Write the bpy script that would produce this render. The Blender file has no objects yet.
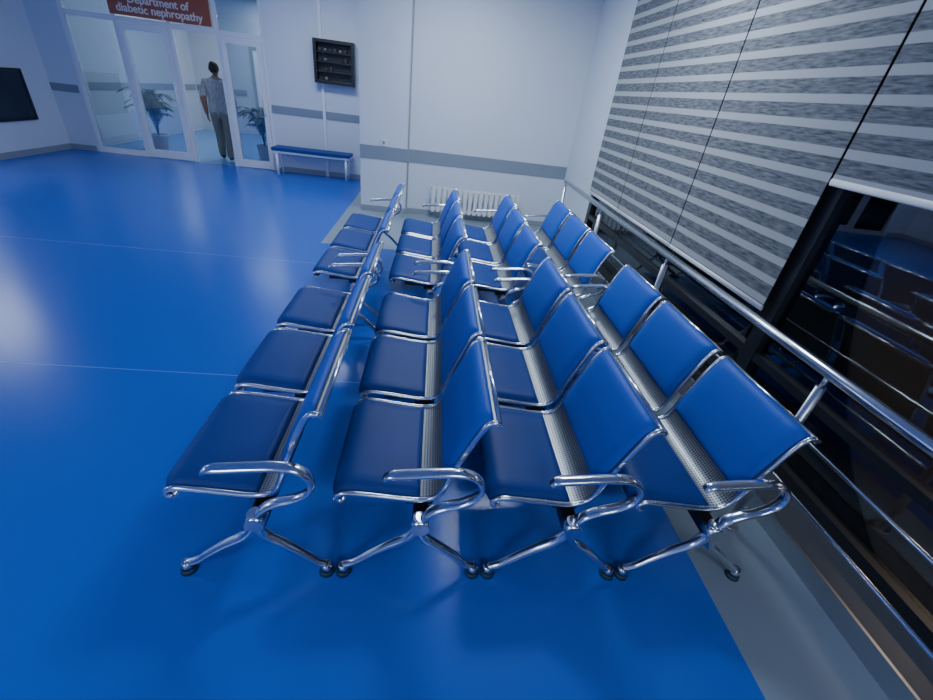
import bpy, bmesh, math, random
from mathutils import Vector, Matrix
random.seed(4)
SC=bpy.context.scene; COL=SC.collection

# ------------------------------------------------------------------ materials
def new_mat(name):
    m=bpy.data.materials.new(name); m.use_nodes=True
    return m,m.node_tree,m.node_tree.nodes['Principled BSDF']
def pmat(name,col,rough=.5,metal=0,spec=.5,noise=0,nscale=20,bump=0,bscale=50,emit=None,estr=0,coat=0):
    m,nt,b=new_mat(name)
    b.inputs['Base Color'].default_value=(*col,1); b.inputs['Roughness'].default_value=rough
    b.inputs['Metallic'].default_value=metal; b.inputs['Specular IOR Level'].default_value=spec
    b.inputs['Coat Weight'].default_value=coat
    tc=nt.nodes.new('ShaderNodeTexCoord')
    if noise:
        n=nt.nodes.new('ShaderNodeTexNoise'); n.inputs['Scale'].default_value=nscale; n.inputs['Detail'].default_value=4
        nt.links.new(tc.outputs['Object'],n.inputs['Vector'])
        mx=nt.nodes.new('ShaderNodeMix'); mx.data_type='RGBA'
        mx.inputs[6].default_value=(*[c*(1-noise) for c in col],1); mx.inputs[7].default_value=(*[min(1,c*(1+noise)) for c in col],1)
        nt.links.new(n.outputs['Fac'],mx.inputs[0]); nt.links.new(mx.outputs[2],b.inputs['Base Color'])
    if bump:
        n=nt.nodes.new('ShaderNodeTexNoise'); n.inputs['Scale'].default_value=bscale
        nt.links.new(tc.outputs['Object'],n.inputs['Vector'])
        bp=nt.nodes.new('ShaderNodeBump'); bp.inputs['Strength'].default_value=bump; bp.inputs['Distance'].default_value=.01
        nt.links.new(n.outputs['Fac'],bp.inputs['Height']); nt.links.new(bp.outputs[0],b.inputs['Normal'])
    if emit:
        b.inputs['Emission Color'].default_value=(*emit,1); b.inputs['Emission Strength'].default_value=estr
    return m
M={}
M['wall']=pmat('wall_paint',(.66,.71,.79),.55,noise=.02,nscale=3,bump=.05,bscale=120)
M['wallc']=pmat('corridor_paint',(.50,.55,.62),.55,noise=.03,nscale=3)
M['stripe']=pmat('wall_stripe_paint',(.25,.29,.35),.5,noise=.03)
M['trim']=pmat('skirting_grey',(.30,.33,.38),.5,noise=.03)
M['ceil']=pmat('ceiling_paint',(.75,.77,.8),.8,noise=.02)
M['chrome']=pmat('polished_chrome',(.74,.76,.79),.17,metal=1,noise=.02)
M['steel']=pmat('brushed_steel',(.58,.60,.63),.3,metal=1,noise=.04)
M['dark']=pmat('black_aluminium',(.018,.02,.024),.35,noise=.1)
M['curb']=pmat('curb_grey',(.07,.08,.095),.35,noise=.1)
M['blackm']=pmat('black_bracket',(.012,.013,.016),.4,noise=.1)
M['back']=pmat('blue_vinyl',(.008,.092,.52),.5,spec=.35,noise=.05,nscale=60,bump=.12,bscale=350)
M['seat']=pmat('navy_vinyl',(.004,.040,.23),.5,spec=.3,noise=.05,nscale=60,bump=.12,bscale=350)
M['white']=pmat('white_enamel',(.8,.82,.85),.35,noise=.01)
M['pvc']=pmat('white_pvc_frame',(.75,.78,.83),.4,noise=.01)
M['red']=pmat('sign_red',(.36,.09,.05),.45,noise=.03)
M['letter']=pmat('sign_letter',(.85,.72,.66),.5,noise=.01)
M['rubber']=pmat('foot_rubber',(.02,.06,.10),.5,noise=.1)
M['floor_blue']=pmat('floor_vinyl_blue',(.014,.115,.57),.25,noise=.03,nscale=1.5,bump=.04,bscale=6)
M['floor_grey']=pmat('floor_vinyl_grey',(.24,.30,.36),.3,noise=.05,nscale=2,bump=.04,bscale=6)
M['floor_seam']=pmat('floor_weld',(.10,.28,.70),.3,noise=.05)
M['floor_corr']=pmat('floor_corridor',(.10,.24,.50),.25,noise=.05)
M['leaf']=pmat('palm_leaf',(.03,.09,.035),.5,noise=.3)
M['soil']=pmat('soil',(.03,.02,.015),.9,noise=.3)
M['pot']=pmat('pot_ceramic',(.55,.5,.45),.4,noise=.05)
M['screen']=pmat('dark_screen',(.03,.035,.05),.2,noise=.2,nscale=2)
M['skin']=pmat('skin',(.30,.16,.10),.5,noise=.08)
M['hair']=pmat('dark_hair',(.02,.016,.014),.6,noise=.3,nscale=90)
M['shirt']=pmat('grey_check_shirt',(.36,.37,.37),.8,noise=.4,nscale=22,bump=.3,bscale=25)
M['pants']=pmat('khaki_trousers',(.24,.23,.19),.85,noise=.15,nscale=12,bump=.4,bscale=15)
M['shoe']=pmat('shoe_leather',(.03,.025,.02),.4,noise=.1)
M['lamp']=pmat('lamp_diffuser',(.9,.9,.9),.5,emit=(.80,.90,1),estr=4)
M['paper']=pmat('notice_paper',(.25,.26,.28),.7,noise=.3,nscale=40)
M['tag']=pmat('dark_tag',(.06,.05,.05),.6,noise=.2)
M['redtag']=pmat('red_tag',(.18,.05,.04),.6,noise=.2)
M['asphalt']=pmat('asphalt',(.10,.09,.08),.8,noise=.4,nscale=1.5)
def glass(name,fac,tint,rough):
    m=bpy.data.materials.new(name); m.use_nodes=True; nt=m.node_tree; nt.nodes.clear()
    o=nt.nodes.new('ShaderNodeOutputMaterial'); t=nt.nodes.new('ShaderNodeBsdfTransparent'); g=nt.nodes.new('ShaderNodeBsdfGlossy')
    t.inputs[0].default_value=(*tint,1); g.inputs['Roughness'].default_value=rough; g.inputs[0].default_value=(.9,.95,1,1)
    mx=nt.nodes.new('ShaderNodeMixShader'); lw=nt.nodes.new('ShaderNodeFresnel'); lw.inputs[0].default_value=1.5
    ma=nt.nodes.new('ShaderNodeMath'); ma.operation='ADD'; ma.inputs[1].default_value=fac
    nt.links.new(lw.outputs[0],ma.inputs[0]); nt.links.new(ma.outputs[0],mx.inputs[0])
    nt.links.new(t.outputs[0],mx.inputs[1]); nt.links.new(g.outputs[0],mx.inputs[2]); nt.links.new(mx.outputs[0],o.inputs[0]); return m
M['glass']=glass('door_glass',.08,(.78,.84,.90),.02)
M['nglass']=glass('window_glass',.08,(.75,.73,.70),.01)
# perforated steel
m,nt,b=new_mat('perforated_steel'); M['perf']=m
tc=nt.nodes.new('ShaderNodeUVMap'); mp=nt.nodes.new('ShaderNodeMapping'); mp.inputs['Scale'].default_value=(85,85,1)
nt.links.new(tc.outputs[0],mp.inputs[0])
fr=nt.nodes.new('ShaderNodeVectorMath'); fr.operation='FRACTION'; nt.links.new(mp.outputs[0],fr.inputs[0])
sb=nt.nodes.new('ShaderNodeVectorMath'); sb.operation='SUBTRACT'; sb.inputs[1].default_value=(.5,.5,0); nt.links.new(fr.outputs[0],sb.inputs[0])
ln=nt.nodes.new('ShaderNodeVectorMath'); ln.operation='LENGTH'; nt.links.new(sb.outputs[0],ln.inputs[0])
rp=nt.nodes.new('ShaderNodeValToRGB'); rp.color_ramp.elements[0].position=.27; rp.color_ramp.elements[0].color=(.05,.055,.065,1)
rp.color_ramp.elements[1].position=.33; rp.color_ramp.elements[1].color=(.36,.38,.39,1)
nt.links.new(ln.outputs['Value'],rp.inputs[0]); nt.links.new(rp.outputs[0],b.inputs['Base Color'])
b.inputs['Metallic'].default_value=.6; b.inputs['Roughness'].default_value=.4
# zebra blind fabric
m,nt,b=new_mat('zebra_blind_fabric'); M['blind']=m
tc=nt.nodes.new('ShaderNodeTexCoord'); sp=nt.nodes.new('ShaderNodeSeparateXYZ'); nt.links.new(tc.outputs['Object'],sp.inputs[0])
mu=nt.nodes.new('ShaderNodeMath'); mu.operation='MULTIPLY'; mu.inputs[1].default_value=1/.112; nt.links.new(sp.outputs['Z'],mu.inputs[0])
fr=nt.nodes.new('ShaderNodeMath'); fr.operation='FRACT'; nt.links.new(mu.outputs[0],fr.inputs[0])
rp=nt.nodes.new('ShaderNodeValToRGB'); e=rp.color_ramp.elements
e[0].position=.0; e[0].color=(0,0,0,1); e[1].position=.60; e[1].color=(0,0,0,1)
x=e.new(.63); x.color=(1,1,1,1); x=e.new(.97); x.color=(1,1,1,1); x=e.new(1.0); x.color=(0,0,0,1)
nt.links.new(fr.outputs[0],rp.inputs[0])
mp=nt.nodes.new('ShaderNodeMapping'); mp.inputs['Scale'].default_value=(1,4.5,40); nt.links.new(tc.outputs['Object'],mp.inputs[0])
ns=nt.nodes.new('ShaderNodeTexNoise'); ns.inputs['Scale'].default_value=2.4; ns.inputs['Detail'].default_value=8; ns.inputs['Roughness'].default_value=.6; nt.links.new(mp.outputs[0],ns.inputs['Vector'])
r2=nt.nodes.new('ShaderNodeValToRGB'); r2.color_ramp.elements[0].position=.34; r2.color_ramp.elements[0].color=(.05,.058,.072,1)
r2.color_ramp.elements[1].position=.68; r2.color_ramp.elements[1].color=(.22,.235,.26,1); nt.links.new(ns.outputs['Fac'],r2.inputs[0])
mx=nt.nodes.new('ShaderNodeMix'); mx.data_type='RGBA'; nt.links.new(rp.outputs[0],mx.inputs[0]); nt.links.new(r2.outputs[0],mx.inputs[6]); mx.inputs[7].default_value=(.39,.405,.42,1)
nt.links.new(mx.outputs[2],b.inputs['Base Color']); b.inputs['Roughness'].default_value=.85

# ------------------------------------------------------------------ helpers
def empty(name,loc=(0,0,0)):
    o=bpy.data.objects.new(name,None); o.location=loc; o.empty_display_size=.2; COL.objects.link(o); return o
def obj(name,me,mats=None,parent=None,loc=(0,0,0),smooth=False):
    o=bpy.data.objects.new(name,me); COL.objects.link(o); o.location=loc
    if mats and not me.materials:
        for k in mats: me.materials.append(M[k])
    if smooth:
        for p in me.polygons: p.use_smooth=True
    if parent: o.parent=parent
    return o
def bm_box(bm,a,b,mi=0,bev=0):
    cx=[(a[i]+b[i])/2 for i in range(3)]; s=[abs(b[i]-a[i]) for i in range(3)]
    r=bmesh.ops.create_cube(bm,size=1,matrix=Matrix.Translation(cx)@Matrix.Diagonal((*s,1)))
    fs=set(f for v in r['verts'] for f in v.link_faces)
    for f in fs: f.material_index=mi
    if bev:
        es=list(set(e for v in r['verts'] for e in v.link_edges))
        rr=bmesh.ops.bevel(bm,geom=es,offset=bev,segments=2,affect='EDGES',profile=.5)
        for f in rr['faces']: f.material_index=mi
def mesh_of(bm,name):
    bmesh.ops.recalc_face_normals(bm,faces=bm.faces)
    me=bpy.data.meshes.new(name); bm.to_mesh(me); bm.free(); return me
def boxes(name,lst,mats,parent=None,bev=0,loc=(0,0,0)):
    bm=bmesh.new()
    for t in lst: bm_box(bm,t[0],t[1],t[2] if len(t)>2 else 0,bev)
    return obj(name,mesh_of(bm,name),mats,parent,loc)
def smooth_path(pts,n=6):
    P=[Vector(p) for p in pts]; out=[]
    for i in range(len(P)-1):
        p0=P[max(i-1,0)];p1=P[i];p2=P[i+1];p3=P[min(i+2,len(P)-1)]
        for k in range(n):
            t=k/n; out.append(.5*((2*p1)+(p2-p0)*t+(2*p0-5*p1+4*p2-p3)*t*t+(3*p1-p0-3*p2+p3)*t**3))
    out.append(P[-1]); return out
def bm_sweep(bm,path,side,a,b,mi=0,seg=12,scale=None):
    path=[Vector(p) for p in path]; side=Vector(side).normalized(); rings=[]
    n=len(path)
    for i,p in enumerate(path):
        t=(path[min(i+1,n-1)]-path[max(i-1,0)]).normalized()
        s=(side-t*side.dot(t)).normalized(); w=t.cross(s)
        k=scale(i/(n-1)) if scale else 1
        rings.append([bm.verts.new(p+s*(a*k*math.cos(q))+w*(b*k*math.sin(q))) for q in [2*math.pi*j/seg for j in range(seg)]])
    for i in range(n-1):
        for j in range(seg):
            f=bm.faces.new((rings[i][j],rings[i][(j+1)%seg],rings[i+1][(j+1)%seg],rings[i+1][j])); f.material_index=mi; f.smooth=True
    for r in (rings[0],rings[-1]):
        f=bm.faces.new(r); f.material_index=mi
def bm_cyl(bm,p,q,r,mi=0,seg=16,r2=None):
    p=Vector(p);q=Vector(q);d=q-p
    side=Vector((1,0,0)) if abs(d.normalized().x)<.9 else Vector((0,1,0))
    bm_sweep(bm,[p,q],side,r,r,mi,seg,(lambda t:1+(r2/r-1)*t) if r2 else None)

# ------------------------------------------------------------------ room shell
bm=bmesh.new()
xs=[-10,-1.27,1.29,2.0]; ys=[-4,2.283,2.290,4.33,4.335,5.0,9.02]
for i in range(3):
    for j in range(6):
        grey=(i==2) or (i>=1 and ys[j]>=5.0)
        mi=1 if grey else (2 if j in(1,3) else 0)
        v=[bm.verts.new((x,y,0)) for x,y in ((xs[i],ys[j]),(xs[i+1],ys[j]),(xs[i+1],ys[j+1]),(xs[i],ys[j+1]))]
        f=bm.faces.new(v); f.material_index=mi
obj('floor',mesh_of(bm,'floor'),['floor_blue','floor_grey','floor_seam'])
boxes('floor_corridor',[((-7.5,9.02,-.05),(-1.0,14.2,0))],['floor_corr'])
boxes('ceiling',[((-10,-4,3.1),(2.3,14.2,3.2))],['ceil'])
boxes('wall_far',[((-1.07,6.8,0),(2.2,9.3,3.1))],['wall'])
boxes('wall_column',[((-1.07,6.73,0),(-.40,6.799,3.1))],['wall'])
boxes('trim_stripe_far',[((-1.072,6.722,.74),(-.395,6.7295,.915)),((-.398,6.792,.74),(1.998,6.7995,.915))],['stripe'])
boxes('baseboard_far',[((-.398,6.785,0),(1.998,6.7995,.08)),((-1.072,6.715,0),(-.395,6.7295,.08))],['trim'])
boxes('trim_pipe_cover',[((-.397,6.765,0),(-.375,6.7915,3.1))],['trim'])
boxes('wall_right',[((2.0,5.45,0),(2.2,6.799,3.1)),((2.0,-4,2.85),(2.2,5.449,3.1)),((2.0,-4,-.0),(2.2,5.449,.05))],['wall'])
boxes('trim_window_curb',[((1.79,-4,0),(1.984,5.45,.10)),((1.775,-4,0),(1.789,5.45,.102),1)],['curb','steel'])
boxes('wall_door_side',[((-3.0,9.02,0),(-1.071,9.2,3.1)),((-6.9,9.02,0),(-6.2,9.2,3.1)),((-6.2,9.02,2.75),(-3.0,9.2,3.1))],['wall'])
boxes('trim_stripe_door_side',[((-3.0,9.012,.99),(-1.075,9.0195,1.12)),((-6.7,9.012,.93),(-6.25,9.0195,1.05))],['stripe'])
boxes('baseboard_door_side',[((-3.0,9.005,0),(-1.075,9.0195,.09)),((-6.7,9.005,0),(-6.25,9.0195,.09))],['trim'])
boxes('trim_conduit',[((-2.09,8.985,0),(-2.04,9.0115,3.1))],['white'])
boxes('wall_left',[((-6.9,7.05,0),(-6.7,9.019,3.1)),((-10.2,-4,0),(-10,9.2,3.1)),((-10,9.02,0),(-6.901,9.2,3.1))],['wall'])
boxes('baseboard_left',[((-6.699,7.05,0),(-6.685,9.0,.09))],['trim'])
boxes('wall_back',[((-10,-4.2,0),(2.2,-4.001,3.1))],['wall'])
boxes('wall_corridor',[((-6.7,9.201,0),(-6.5,14,3.1)),((-2.6,9.301,0),(-2.4,14,3.1)),((-6.5,13.8,0),(-2.6,14,3.1))],['wallc'])
boxes('trim_corridor_stripe',[((-6.499,9.25,.95),(-6.49,13.7,1.08)),((-6.49,13.78,.95),(-5.2,13.799,1.08))],['stripe'])
boxes('door_1',[((-5.0,13.76,0),(-4.92,13.795,2.1)),((-4.1,13.76,0),(-4.02,13.795,2.1)),((-4.92,13.76,2.02),(-4.1,13.795,2.1)),((-4.92,13.775,0),(-4.1,13.795,2.02),1)],['trim','white'])
boxes('ground_outside',[((2.4,-8,-.3),(20,12,-.2))],['asphalt'])

# ------------------------------------------------------------------ glazed door partition
par=empty('glass_door_partition',(-4.6,9.06,0))
L=[];ox,oy=-4.6,9.06
def B(x0,x1,z0,z1,y0=9.03,y1=9.10,mi=0): L.append(((x0-ox,y0-oy,z0),(x1-ox,y1-oy,z1),mi))
UX=(-6.2,-5.40,-4.55,-3.80,-3.06)
for x in UX: B(x,x+.06,0,2.75)
for a,b in zip(UX[:-1],UX[1:]):
    B(a+.06,b,2.055,2.13); B(a+.06,b,2.69,2.749)
B(-6.14,-5.40,0,.09)
boxes('frame',L,['pvc'],par)
def leaf(name,x0,x1,mi0='pvc'):
    L2=[((x0-ox,-.045,.01),(x0+.085-ox,.02,2.05)),((x1-.085-ox,-.045,.01),(x1-ox,.02,2.05)),((x0+.085-ox,-.045,1.96),(x1-.085-ox,.02,2.05)),((x0+.085-ox,-.045,.01),(x1-.085-ox,.02,.14))]
    boxes(name,L2,[mi0],par)
    boxes(name+'_glass',[((x0+.085-ox,-.012,.14),(x1-.085-ox,-.004,1.96))],['glass'],par)
    bm=bmesh.new(); bm_sweep(bm,smooth_path([(x1-.045-ox,-.045,.95),(x1-.045-ox,-.09,.97),(x1-.045-ox,-.09,1.18),(x1-.045-ox,-.045,1.2)]),(1,0,0),.012,.012); obj(name+'_handle',mesh_of(bm,'h'),['white'],par)
leaf('leaf_left',-5.335,-4.555); leaf('leaf_right',-3.735,-3.065)
boxes('fixed_glass',[((-6.14-ox,-.01,.09),(-5.40-ox,.0,2.055)),((-6.14-ox,-.01,2.131),(-5.40-ox,0,2.69)),((-3.74-ox,-.01,2.131),(-3.06-ox,0,2.69))],['glass'],par)
sg=empty('department_sign',(-4.6,9.0,2.44))
boxes('board',[((-.78,-.02,-.29),(.78,.02,.25))],['red'],sg)
for k,(s,z) in enumerate((("Department of",-.115),("diabetic nephropathy",-.24))):
    t=bpy.data.curves.new('lettering_%d'%k,'FONT'); t.body=s; t.size=.155; t.align_x='CENTER'; t.extrude=.003; t.offset=.003
    t.materials.append(M['letter']); o=bpy.data.objects.new('lettering_%d'%k,t); COL.objects.link(o); o.parent=sg; o.location=(0,-.025,z); o.rotation_euler=(math.pi/2,0,0)

# ------------------------------------------------------------------ windows, blinds, rail
fr=[]
for y in (5.40,2.10,-.9,-3.9): fr.append(((1.985,y-.05,.10),(2.055,y+.05,2.85)))
for z in (.10,2.78): fr.append(((1.985,-4,z),(2.055,5.45,z+.07)))
fr.append(((1.99,-4,.52),(2.05,5.45,.57)))
boxes('window_1',fr+[((2.025,-4,.1),(2.03,5.45,2.85),1)],['dark','nglass'])
def blind(y0,y1,zb):
    e=empty('zebra_roller_blind',(1.95,(y0+y1)/2,0)); h=(y1-y0)/2-.007
    boxes('fabric',[((-.0015,-h,zb),(.0015,h,2.86))],['blind'],e)
    bm=bmesh.new(); bm_cyl(bm,(0,-h,2.88),(0,h,2.88),.032,0); bm_box(bm,(-.04,-h,2.84),(-.035,h,2.93)); obj('roller_cassette',mesh_of(bm,'rc'),['white'],e)
    bm=bmesh.new(); bm_sweep(bm,[(0,-h,zb),(0,h,zb)],(0,0,1),.017,.008); obj('bottom_bar',mesh_of(bm,'bb'),['white'],e)
blind(4.47,5.44,.83); blind(3.28,4.47,.83); blind(2.115,3.28,.83); blind(.95,2.112,1.53); blind(-.3,.94,1.53)
rl=empty('handrail',(1.60,2.0,0)); bm=bmesh.new()
bm_cyl(bm,(0,-5,.925),(0,3.35,.925),.024,0,20)
for z in (.64,.41): bm_cyl(bm,(0,-5,z),(0,3.33,z),.008,0,10)
obj('rails',mesh_of(bm,'rails'),['chrome'],rl)
bm=bmesh.new()
for y in (-3.4,-2.09,-.72,.66,2.02,3.33):
    bm_cyl(bm,(0,y,0),(0,y,.86),.019,0,16); bm_cyl(bm,(0,y,.86),(0,y,.91),.010,0,10); bm_cyl(bm,(0,y,0),(0,y,.012),.045,0,20)
    for z in (.64,.41): bm_cyl(bm,(0,y-.02,z),(0,y+.02,z),.016,0,12)
obj('posts',mesh_of(bm,'posts'),['steel'],rl)

# ------------------------------------------------------------------ waiting benches
PROF=[(-.262,.362),(-.278,.362),(-.288,.374),(-.280,.390),(-.245,.402),(-.14,.392),(-.02,.378),(.045,.380),(.088,.404),(.114,.46),(.134,.53),(.172,.635),(.209,.725),(.229,.760),(.250,.773),(.270,.767)]
pp=[Vector((a,0,b)) for a,b in PROF]
full=smooth_path(pp,5)
S=[0]
for i in range(1,len(full)): S.append(S[-1]+(full[i]-full[i-1]).length)
def at(s):
    s=max(0,min(S[-1]-1e-6,s))
    for i in range(1,len(S)):
        if S[i]>=s:
            t=(s-S[i-1])/(S[i]-S[i-1]); p=full[i-1].lerp(full[i],t); d=(full[i]-full[i-1]).normalized(); return p,d,Vector((-d.z,0,d.x))
def s_of(cond):
    for i,p in enumerate(full):
        if cond(p): return S[i]
W=.55; TP=.611; Y0=.053
SHELLP=[at(S[-1]*i/70) for i in range(71)]
bm=bmesh.new(); uvl=bm.loops.layers.uv.new('UVMap'); g=[]
for i in range(71):
    p,d,n=SHELLP[i]; g.append([(bm.verts.new(p+Vector((0,y,0))),(y,S[-1]*i/70)) for y in (.008,W-.008)])
for i in range(70):
    q=(g[i][0],g[i][1],g[i+1][1],g[i+1][0]); f=bm.faces.new([a[0] for a in q]); f.smooth=True
    for l,a in zip(f.loops,q): l[uvl].uv=a[1]
me_shell=bpy.data.meshes.new('seat_shell'); bm.to_mesh(me_shell); bm.free(); me_shell.materials.append(M['perf'])
bm=bmesh.new()
for y in (0,W): bm_sweep(bm,[a[0]+Vector((0,y,0)) for a in SHELLP],(0,1,0),.010,.012,0,10)
bm_sweep(bm,[SHELLP[0][0],SHELLP[0][0]+Vector((0,W,0))],(1,0,0),.008,.008,0,10)
bm_sweep(bm,[SHELLP[70][0]+Vector((0,-.008,0)),SHELLP[70][0]+Vector((0,W+.008,0))],(1,0,0),.010,.010,0,10)
me_edge=mesh_of(bm,'chrome_edge'); me_edge.materials.append(M['chrome'])
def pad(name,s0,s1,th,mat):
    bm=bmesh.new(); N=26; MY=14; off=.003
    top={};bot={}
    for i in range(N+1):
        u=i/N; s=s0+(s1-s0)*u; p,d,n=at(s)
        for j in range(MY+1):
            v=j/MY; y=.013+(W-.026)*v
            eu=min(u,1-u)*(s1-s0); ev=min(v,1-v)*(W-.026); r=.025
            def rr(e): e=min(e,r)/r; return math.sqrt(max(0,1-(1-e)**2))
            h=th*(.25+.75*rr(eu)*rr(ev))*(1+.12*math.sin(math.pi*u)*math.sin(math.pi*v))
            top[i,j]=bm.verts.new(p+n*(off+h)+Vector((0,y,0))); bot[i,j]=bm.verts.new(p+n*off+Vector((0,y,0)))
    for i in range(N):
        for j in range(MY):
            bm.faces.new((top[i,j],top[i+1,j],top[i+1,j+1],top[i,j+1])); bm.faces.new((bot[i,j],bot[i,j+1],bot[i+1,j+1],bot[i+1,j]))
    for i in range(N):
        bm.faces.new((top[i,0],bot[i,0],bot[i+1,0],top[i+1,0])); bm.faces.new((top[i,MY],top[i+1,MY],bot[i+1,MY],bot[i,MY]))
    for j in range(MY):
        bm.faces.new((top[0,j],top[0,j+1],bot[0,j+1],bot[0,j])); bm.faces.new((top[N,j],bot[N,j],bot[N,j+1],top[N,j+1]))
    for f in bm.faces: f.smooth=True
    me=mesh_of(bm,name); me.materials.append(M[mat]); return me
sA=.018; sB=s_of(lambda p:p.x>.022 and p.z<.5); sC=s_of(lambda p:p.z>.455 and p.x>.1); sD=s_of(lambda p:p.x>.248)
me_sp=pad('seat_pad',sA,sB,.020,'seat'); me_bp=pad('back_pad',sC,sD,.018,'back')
LY=TP*3-.056+.09
bm=bmesh.new()
bm_box(bm,(0.0,-.01,.275),(.06,LY+.01,.325),0,.006)
for j in range(3):
    y0=Y0+j*TP
    for yy in (y0+.03,y0+W-.07):
        bm_box(bm,(-.18,yy,.342),(.075,yy+.04,.366),0,.004); bm_box(bm,(-.03,yy,.315),(.075,yy+.04,.348),0,.004)
me_beam=mesh_of(bm,'beam'); me_beam.materials.append(M['blackm'])
def legmesh(name):
    bm=bmesh.new(); V=lambda L:smooth_path([(a,0,b) for a,b in L],5)
    bm_sweep(bm,V([(.035,.35),(.018,.28),(-.02,.222),(-.09,.172),(-.16,.115),(-.215,.065),(-.262,.042)]),(0,1,0),.021,.019,0,12,lambda t:1.2-.45*t)
    bm_sweep(bm,V([(.025,.35),(.028,.28),(.055,.222),(.115,.172),(.175,.115),(.225,.062),(.262,.042)]),(0,1,0),.021,.019,0,12,lambda t:1.2-.45*t)
    bm_sweep(bm,V([(-.105,.548),(-.085,.566),(-.02,.574),(.07,.584),(.15,.588),(.205,.572),(.235,.53),(.228,.475),(.18,.435),(.11,.408),(.06,.375),(.035,.33)]),(0,1,0),.023,.013,0,14,lambda t:(.75+min(t*8,1)*.25)*(1+.25*max(0,t-.7)))
    bm_cyl(bm,(.03,-.028,.31),(.03,.028,.31),.034,0,20)
    for x in (-.262,.262):
        bm_cyl(bm,(x,0,.018),(x,0,.052),.026,0,18,.018); bm_cyl(bm,(x,0,.0),(x,0,.019),.031,1,18,.027)
    me=mesh_of(bm,name); me.materials.append(M['chrome']); me.materials.append(M['rubber']); return me
me_leg=legmesh('leg_and_armrest')
for k in range(4):
    for bnc in range(2):
        b=empty('waiting_bench',(-.58+.588*k,1.01+2.077*bnc,0))
        for j in range(3):
            y=Y0+j*TP
            obj('seat_shell_%d'%(j+1),me_shell,None,b,(0,y,0)); obj('chrome_edge_%d'%(j+1),me_edge,None,b,(0,y,0))
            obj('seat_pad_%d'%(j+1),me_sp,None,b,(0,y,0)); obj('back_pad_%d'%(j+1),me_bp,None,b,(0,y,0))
        obj('beam',me_beam,None,b); obj('leg_armrest_1',me_leg,None,b); obj('leg_armrest_2',me_leg,None,b,(0,LY,0))

# ------------------------------------------------------------------ radiator, socket, bench, cabinet, screen
rd=empty('radiator',(.66,6.68,0)); bm=bmesh.new()
for i in range(17):
    x=-.64+i*.08; bm_box(bm,(x-.027,-.05,.10),(x+.027,-.042,.47),0,.003); bm_box(bm,(x-.010,-.042,.11),(x+.010,.03,.45),0,.003)
bm_cyl(bm,(-.68,0,.13),(.68,0,.13),.02); bm_cyl(bm,(-.68,0,.43),(.68,0,.43),.02)
for x in (-.5,.5): bm_box(bm,(x-.01,.0,.2),(x+.01,.105,.22)); bm_cyl(bm,(x,0,0),(x,0,.13),.012)
obj('sections',mesh_of(bm,'rad'),['white'],rd)
boxes('wall_socket',[((-.78,6.715,.93),(-.69,6.7295,1.01)),((-.755,6.711,.95),(-.715,6.716,.99),1)],['white','trim'])
wb=empty('upholstered_bench',(-2.26,8.78,0))
boxes('seat_cushion',[((-.70,-.19,.42),(.70,.19,.475))],['seat'],wb,bev=.015)
bm=bmesh.new(); bm_box(bm,(-.68,-.17,.385),(.68,.17,.42))
for x in (-.62,.62):
    for y in (-.14,.14): bm_cyl(bm,(x,y,0),(x,y,.39),.022)
    bm_cyl(bm,(x,-.14,.12),(x,.14,.12),.012)
obj('frame_legs',mesh_of(bm,'bl'),['white'],wb)
cb=empty('wall_cabinet',(-1.83,8.93,1.88))
L=[((-.34,-.07,-.32),(-.29,.075,.32)),((.29,-.07,-.32),(.34,.075,.32)),((-.29,-.07,.27),(.29,.075,.32)),((-.29,-.07,-.32),(.29,.075,-.27)),((-.29,.05,-.27),(.29,.075,.27))]
for z in (-.14,0,.14): L.append(((-.29,-.04,z-.01),(.29,.05,z+.01)))
boxes('case',L,['dark'],cb,bev=.003)
L=[]
for r in range(4):
    for c in range(6):
        x=-.25+c*.085; z=-.255+r*.14; h=random.uniform(.02,.06)
        if random.random()<.7: L.append(((x,-.02,z),(x+.035,.03,z+h),random.choice([0,1,1,1,2])))
boxes('keys_and_tags',L,['paper','tag','redtag'],cb)
wd=empty('wall_display_board',(-6.69,7.85,.87))
boxes('frame',[((0,-.62,-.36),(.03,.62,-.32)),((0,-.62,.32),(.03,.62,.36)),((0,-.62,-.32),(.03,-.58,.32)),((0,.58,-.32),(.03,.62,.32))],['dark'],wd)
boxes('panel',[((.002,-.58,-.32),(.02,.58,.32))],['screen'],wd)

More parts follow.
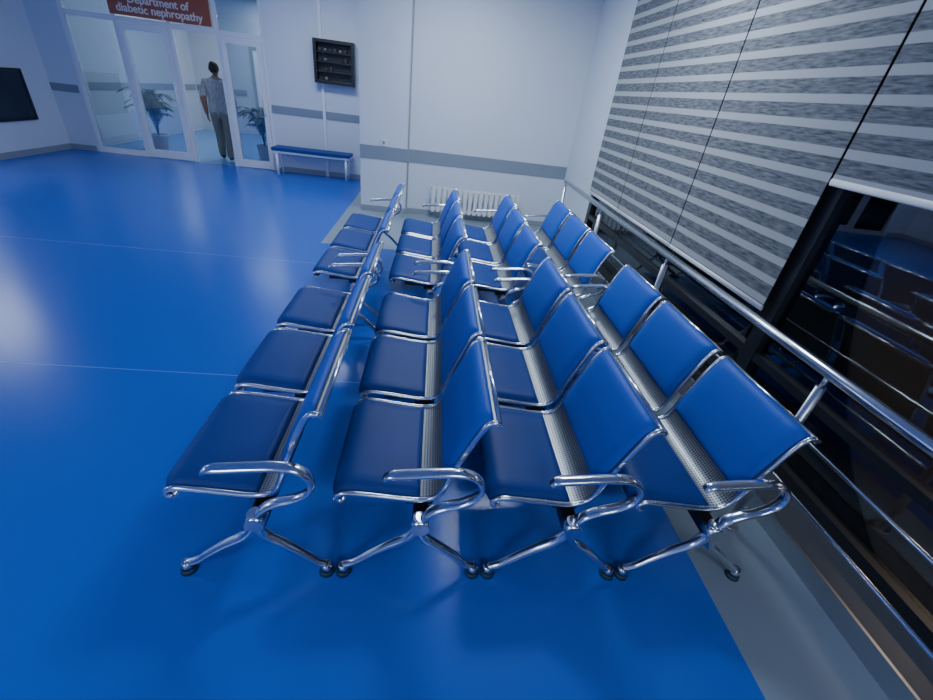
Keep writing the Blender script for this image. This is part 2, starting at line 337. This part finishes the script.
# ------------------------------------------------------------------ potted palms
def palm(loc,hgt,seed):
    rnd=random.Random(seed); e=empty('potted_palm',loc)
    bm=bmesh.new(); prof=[(.0,.0),(.12,.0),(.16,.28),(.18,.30),(.165,.31),(.15,.27),(0,.27)]
    rs=[]
    for r,z in prof: rs.append([bm.verts.new((r*math.cos(a),r*math.sin(a),z)) if r else None for a in [2*math.pi*j/24 for j in range(24)]])
    for i in range(1,5):
        for j in range(24): bm.faces.new((rs[i][j],rs[i][(j+1)%24],rs[i+1][(j+1)%24],rs[i+1][j]))
    bm.faces.new(rs[1]); f=bm.faces.new(rs[5]); f.material_index=1
    obj('pot',mesh_of(bm,'pot'),['pot','soil'],e)
    bm=bmesh.new()
    for i in range(22):
        a=2*math.pi*i/22+rnd.uniform(-.2,.2); Lh=rnd.uniform(.5,1)*hgt; out=rnd.uniform(.12,.42)
        pts=smooth_path([(0,0,.27),(out*.25*math.cos(a),out*.25*math.sin(a),.27+Lh*.55),(out*.7*math.cos(a),out*.7*math.sin(a),.27+Lh*.85),(out*1.25*math.cos(a),out*1.25*math.sin(a),.27+Lh*.78)],6)
        bm_sweep(bm,pts,(-math.sin(a),math.cos(a),0),.005,.005,0,5,lambda t:1-.7*t)
        for k in range(5,len(pts)-1):
            p=pts[k]; d=(pts[k+1]-pts[k-1]).normalized(); s0=Vector((-math.sin(a),math.cos(a),0))
            for sg_ in (-1,1):
                tip=p+s0*sg_*.13*(1.1-abs(k-12)/14)+d*.09+Vector((0,0,-.03))
                v=[bm.verts.new(p-d*.012),bm.verts.new(p+d*.012),bm.verts.new(tip),bm.verts.new(p.lerp(tip,.5)-d*.018+Vector((0,0,.01)))]
                bm.faces.new(v)
    me=bpy.data.meshes.new('fronds'); bm.to_mesh(me); bm.free(); obj('fronds',me,['leaf'],e)
palm((-5.5,9.75,0),.95,1); palm((-3.5,9.85,0),.85,2)

# ------------------------------------------------------------------ walking man
def skinned(name,verts,edges,radii,sub=2,root=0):
    me=bpy.data.meshes.new(name); me.from_pydata([Vector(v) for v in verts],edges,[]); me.update()
    o=bpy.data.objects.new(name,me); COL.objects.link(o)
    m=o.modifiers.new('s','SKIN'); m.use_smooth_shade=True
    for i,r in enumerate(radii):
        sv=me.skin_vertices[0].data[i]; sv.radius=r if isinstance(r,tuple) else (r,r); sv.use_root=(i==root)
    s=o.modifiers.new('u','SUBSURF'); s.levels=sub; s.render_levels=sub
    dg=bpy.context.evaluated_depsgraph_get(); ev=o.evaluated_get(dg); me2=bpy.data.meshes.new_from_object(ev)
    bpy.data.objects.remove(o); return me2
man=empty('walking_man',(-4.15,9.55,0)); man.rotation_euler=(0,0,math.radians(8))
V=[(0,0,.90),(0,0,1.02),(0,.01,1.16),(0,.02,1.31),(0,.02,1.395),(0,.03,1.46),
   (-.095,0,.83),(-.10,.12,.48),(-.10,.07,.09),(-.10,.17,.035),
   (.095,0,.83),(.10,.0,.47),(.10,-.16,.11),(.10,-.07,.035),
   (-.18,.01,1.335),(-.245,-.05,1.08),(-.25,.02,.86),(-.25,.045,.79),
   (.18,.01,1.335),(.245,.03,1.08),(.235,.16,.90),(.23,.20,.84)]
E=[(0,1),(1,2),(2,3),(3,4),(4,5),(0,6),(6,7),(7,8),(8,9),(0,10),(10,11),(11,12),(12,13),(3,14),(14,15),(15,16),(16,17),(3,18),(18,19),(19,20),(20,21)]
Rr=[(.175,.125),(.18,.125),(.19,.13),(.19,.12),(.085,.075),(.058,.055),(.115,.115),(.088,.09),(.066,.07),(.045,.035),(.115,.115),(.088,.09),(.066,.07),(.045,.035),
    .082,.066,.040,.034,.082,.066,.040,.034]
me=skinned('body',V,E,Rr)
for k in('shirt','pants','skin','shoe'): me.materials.append(M[k])
for p in me.polygons:
    c=p.center; r=abs(c.x)
    if c.z>1.42: mi=2
    elif c.z>.84 and not(r>.19 and c.z<1.10): mi=0
    elif r>.185 and c.z>.70: mi=2
    elif c.z<.075: mi=3
    else: mi=1
    p.material_index=mi; p.use_smooth=True
obj('body',me,None,man)
bm=bmesh.new(); bmesh.ops.create_uvsphere(bm,u_segments=32,v_segments=24,radius=1)
for v in bm.verts:
    x,y,z=v.co; w=1-.22*max(0,-z)**1.2
    v.co=Vector((x*.078*w,y*.096*w+(.008 if z<0 else 0),z*.115))
    if y>.9 and abs(x)<.25 and -.25<z<.15: v.co.y+=.016*(1-abs(x)/.25)
    if y>.75 and abs(z-.12)<.14 and .2<abs(x)<.55: v.co.y-=.006
    if y>.8 and abs(x)<.35 and abs(z+.45)<.08: v.co.y+=.004
for f in bm.faces: f.smooth=True
me=mesh_of(bm,'head'); obj('head',me,['skin'],man,(0,.035,1.555))
bm=bmesh.new()
for s in(-1,1):
    r=bmesh.ops.create_uvsphere(bm,u_segments=12,v_segments=10,radius=1,matrix=Matrix.Translation((s*.080,.0,-.005))@Matrix.Rotation(s*.35,4,'Z')@Matrix.Diagonal((.010,.019,.031,1)))
for f in bm.faces: f.smooth=True
obj('ears',mesh_of(bm,'ears'),['skin'],man,(0,.035,1.555))
bm=bmesh.new(); bmesh.ops.create_uvsphere(bm,u_segments=32,v_segments=24,radius=1)
dl=[v for v in bm.verts if v.co.z < (-.55 if v.co.y<-.35 else (-.05 if v.co.y<.25 else .42))]
bmesh.ops.delete(bm,geom=dl,context='VERTS')
for v in bm.verts:
    x,y,z=v.co; v.co=Vector((x*.083*(1-.15*max(0,-z)),y*.103*(1-.12*max(0,-z)),z*.122))*(1+.01*math.sin(40*x+23*z))
for f in bm.faces: f.smooth=True
me=mesh_of(bm,'hair'); o=obj('hair',me,['hair'],man,(0,.033,1.557)); sm=o.modifiers.new('t','SOLIDIFY'); sm.thickness=.006
def hand(w,dn,fw,side):
    w=Vector(w);dn=Vector(dn).normalized();fw=Vector(fw).normalized(); sd=dn.cross(fw).normalized()
    vs=[w,w+dn*.04,w+dn*.075]; me=skinned('palm',vs,[(0,1),(1,2)],[(.022,.026),(.017,.038),(.015,.036)],2)
    obj('palm',me,['skin'],man)
    for i,(off,ln) in enumerate(((.028,.068),(.010,.077),(-.009,.072),(-.026,.056))):
        b0=w+dn*.065+fw*off; cu=sd*(-side)*.012
        vs=[b0,b0+dn*ln*.45,b0+dn*ln*.78+cu,b0+dn*ln+cu*2.2]
        obj('finger_%d'%(i+1),skinned('finger',vs,[(0,1),(1,2),(2,3)],[.0095,.009,.0082,.007],1),['skin'],man)
    b0=w+dn*.025+fw*.024
    obj('thumb',skinned('thumb',[b0,b0+fw*.022+dn*.022,b0+fw*.028+dn*.055],[(0,1),(1,2)],[.012,.0105,.009],1),['skin'],man)
hand((-.25,.045,.80),(0,.15,-1),(0,1,.15),-1); hand((.23,.20,.85),(0,.45,-.9),(0,.9,.45),1)

# ------------------------------------------------------------------ lighting
def lamp(x,y,sx,sy,P,z=3.095,col=(.78,.89,1)):
    e=empty('ceiling_or_fill_light',(x,y,z))
    boxes('housing',[((-sx/2-.02,-sy/2-.02,-.035),(sx/2+.02,sy/2+.02,.0))],['white'],e)
    boxes('diffuser',[((-sx/2,-sy/2,-.042),(sx/2,sy/2,-.036))],['lamp'],e)
    l=bpy.data.lights.new('tube','AREA'); l.shape='RECTANGLE'; l.size=sx; l.size_y=sy; l.energy=P; l.color=col
    o=bpy.data.objects.new('tube',l); COL.objects.link(o); o.parent=e; o.location=(0,0,-.05)
lamp(1.0,3.4,.6,.6,48); lamp(.2,5.2,.6,.6,50); lamp(-1.9,7.2,1.2,.6,34); lamp(-7.9,7.7,1.4,1.8,42); lamp(-7.9,3.0,.6,1.2,85)  # the third lamp is added to brighten the wall beside the doors
lamp(-3.0,-2.2,1.2,1.2,66); lamp(.8,-1.8,1.2,.6,30); lamp(-4.3,11.0,1.2,1.2,45); lamp(-4.3,12.8,.6,1.2,25)  # the first two, behind the camera, are added fill lamps
ol=bpy.data.lights.new('added_outdoor_light','POINT'); ol.energy=260; ol.color=(1,.80,.60); ol.shadow_soft_size=.2  # added warm lamp, gives the ground beyond the glass a faint brown glow
oo=bpy.data.objects.new('added_outdoor_light',ol); oo.location=(9,3,5); COL.objects.link(oo)
w=bpy.data.worlds.new('night'); SC.world=w; w.use_nodes=True
w.node_tree.nodes['Background'].inputs[0].default_value=(.02,.02,.022,1); w.node_tree.nodes['Background'].inputs[1].default_value=.5

# ------------------------------------------------------------------ camera
cd=bpy.data.cameras.new('camera'); cd.sensor_width=36; cd.lens=36*421.6/933; cd.clip_start=.02
cam=bpy.data.objects.new('camera',cd); COL.objects.link(cam)
p,y,r=.5436,.1236,.132
F=Vector((math.cos(p)*math.sin(y),math.cos(p)*math.cos(y),-math.sin(p))); r0=Vector((math.cos(y),-math.sin(y),0)); u0=r0.cross(F)
R=math.cos(r)*r0+math.sin(r)*u0; U=math.cos(r)*u0-math.sin(r)*r0
cam.matrix_world=Matrix(((R.x,U.x,-F.x,0),(R.y,U.y,-F.y,0),(R.z,U.z,-F.z,1.7),(0,0,0,1)))
SC.camera=cam
